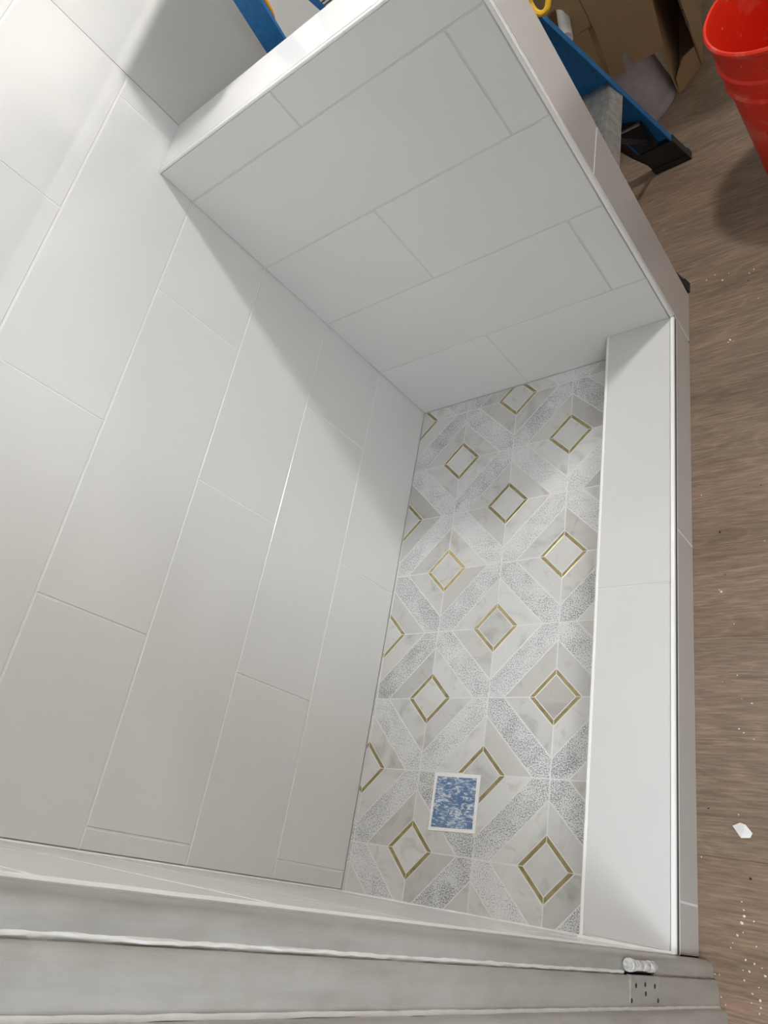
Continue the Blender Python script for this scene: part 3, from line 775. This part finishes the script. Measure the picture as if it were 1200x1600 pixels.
# ---------------------------------------------------------------- debris on the floor
sp = MB()
vs = [(-0.018, 0.006, 0.0015), (-0.004, 0.013, 0.0025), (0.006, 0.010, 0.004), (0.017, -0.004, 0.003), (0.012, -0.012, 0.001), (-0.004, -0.014, 0.0012), (0.004, 0.002, 0.0072)]
fcs = [(0, 5, 6), (0, 6, 1), (1, 6, 2), (2, 6, 3), (3, 6, 4), (4, 6, 5)]
vb = [(x, y, z - 0.0010) for x, y, z in vs]
sp.add(vs + vb, fcs + [tuple(i + 7 for i in reversed(f)) for f in fcs] + [(a, b, b + 7, a + 7) for a, b in ((5, 0), (0, 1), (1, 2), (2, 3), (3, 4), (4, 5))][::1])
sp.v = [(a * 0.82, b * 0.82, c_) for a, b, c_ in sp.v]
o = sp.build('paper_scrap', SCRAP); o.location = (0.768, -0.982, ZF); tag(o, 'folded white scrap of paper lying alone on the wood floor', 'scrap')
def crumb(x, y, r, mat=CRUMB, name='plaster_crumb', label='tiny pale crumb of plaster on the brown wood floor', cat='crumb', grp='plaster crumbs on the wood floor'):
    n = 6; vs = []
    for z, s_ in ((0, 1.0), (r * 0.5, 0.85)):
        for k_ in range(n):
            a = 2 * PI * k_ / n; q = r * s_ * random.uniform(0.6, 1.15); vs.append((q * math.cos(a) * 1.2, q * math.sin(a), z))
    vs.append((0, 0, r * 0.8))
    fs = [tuple(reversed(range(n)))] + [(i, (i + 1) % n, (i + 1) % n + n, i + n) for i in range(n)] + [(i + n, (i + 1) % n + n, 2 * n) for i in range(n)]
    o = MB().add(vs, fs).build(name, mat); o.location = (x, y, ZF); o.rotation_euler[2] = random.uniform(0, 6)
    return tag(o, label, cat, grp)
CRUMBS = [(0.7718, 0.1516, 0.00316), (0.7562, 0.1742, 0.00197), (0.7382, 0.1674, 0.00196), (0.7856, 0.1659, 0.00171), (0.8267, 0.1462, 0.00193), (0.836, 0.1528, 0.00194), (0.782, -0.0203, 0.00297), (0.778, -0.0256, 0.00182), (0.7881, -0.026, 0.00148), (0.8408, 0.0688, 0.00152), (0.717, -0.3809, 0.00132), (0.7476, -0.5852, 0.00305), (0.7444, -0.5811, 0.00134), (0.824, -0.4943, 0.00135), (0.767, -0.6468, 0.00122), (0.7688, -0.7378, 0.00138), (0.7449, -0.7485, 0.00092), (0.7742, -0.778, 0.00109), (0.7896, -0.7853, 0.00181), (0.7683, -0.8274, 0.00217), (0.7749, -0.8334, 0.00162), (0.7899, -0.8431, 0.00117), (0.7623, -0.9598, 0.00125), (0.7051, -1.0276, 0.00143), (0.7621, -1.0818, 0.00132), (0.7643, -1.0925, 0.00159), (0.7648, -1.1009, 0.00282), (0.7609, -1.1099, 0.00371), (0.7777, -1.1054, 0.00158), (0.7541, -1.127, 0.00203), (0.7622, -1.1222, 0.00106), (0.7475, -1.1381, 0.00115), (0.7446, -1.1452, 0.00142), (0.7797, -1.1371, 0.00141), (0.7642, -1.1569, 0.00194), (0.7761, -1.1594, 0.00176), (0.7688, -1.1704, 0.00194), (0.7602, -1.1705, 0.00106), (0.786, -1.163, 0.00123), (0.7614, -1.183, 0.00159), (0.7897, -1.1717, 0.00228), (0.7806, -1.1876, 0.00114), (0.7718, -1.1972, 0.00176), (0.7815, -1.2028, 0.00247), (0.7696, -1.2085, 0.00124), (0.7819, -1.2119, 0.00159), (0.7799, -1.2191, 0.00141), (0.7212, -1.1832, 0.00125), (0.7275, -1.1827, 0.00116), (0.7294, -1.2103, 0.00142), (0.7352, -1.2184, 0.00124)]
for x, y, r in CRUMBS: crumb(x, y, r * 0.78)
for x, y, r in [(0.8233, 0.1274, 0.00156), (0.7489, -0.4649, 0.00197), (0.7552, -0.5523, 0.00125), (0.7174, -0.9544, 0.00144), (0.7759, -1.0487, 0.00212), (0.6876, 0.1813, 0.00435), (0.6904, 0.1683, 0.00371), (0.8234, -0.3798, 0.0013)]: crumb(x, y, r, DARK, 'dark_speck', 'tiny dark speck of debris on the brown wood floor', 'speck', 'dark specks on the wood floor')
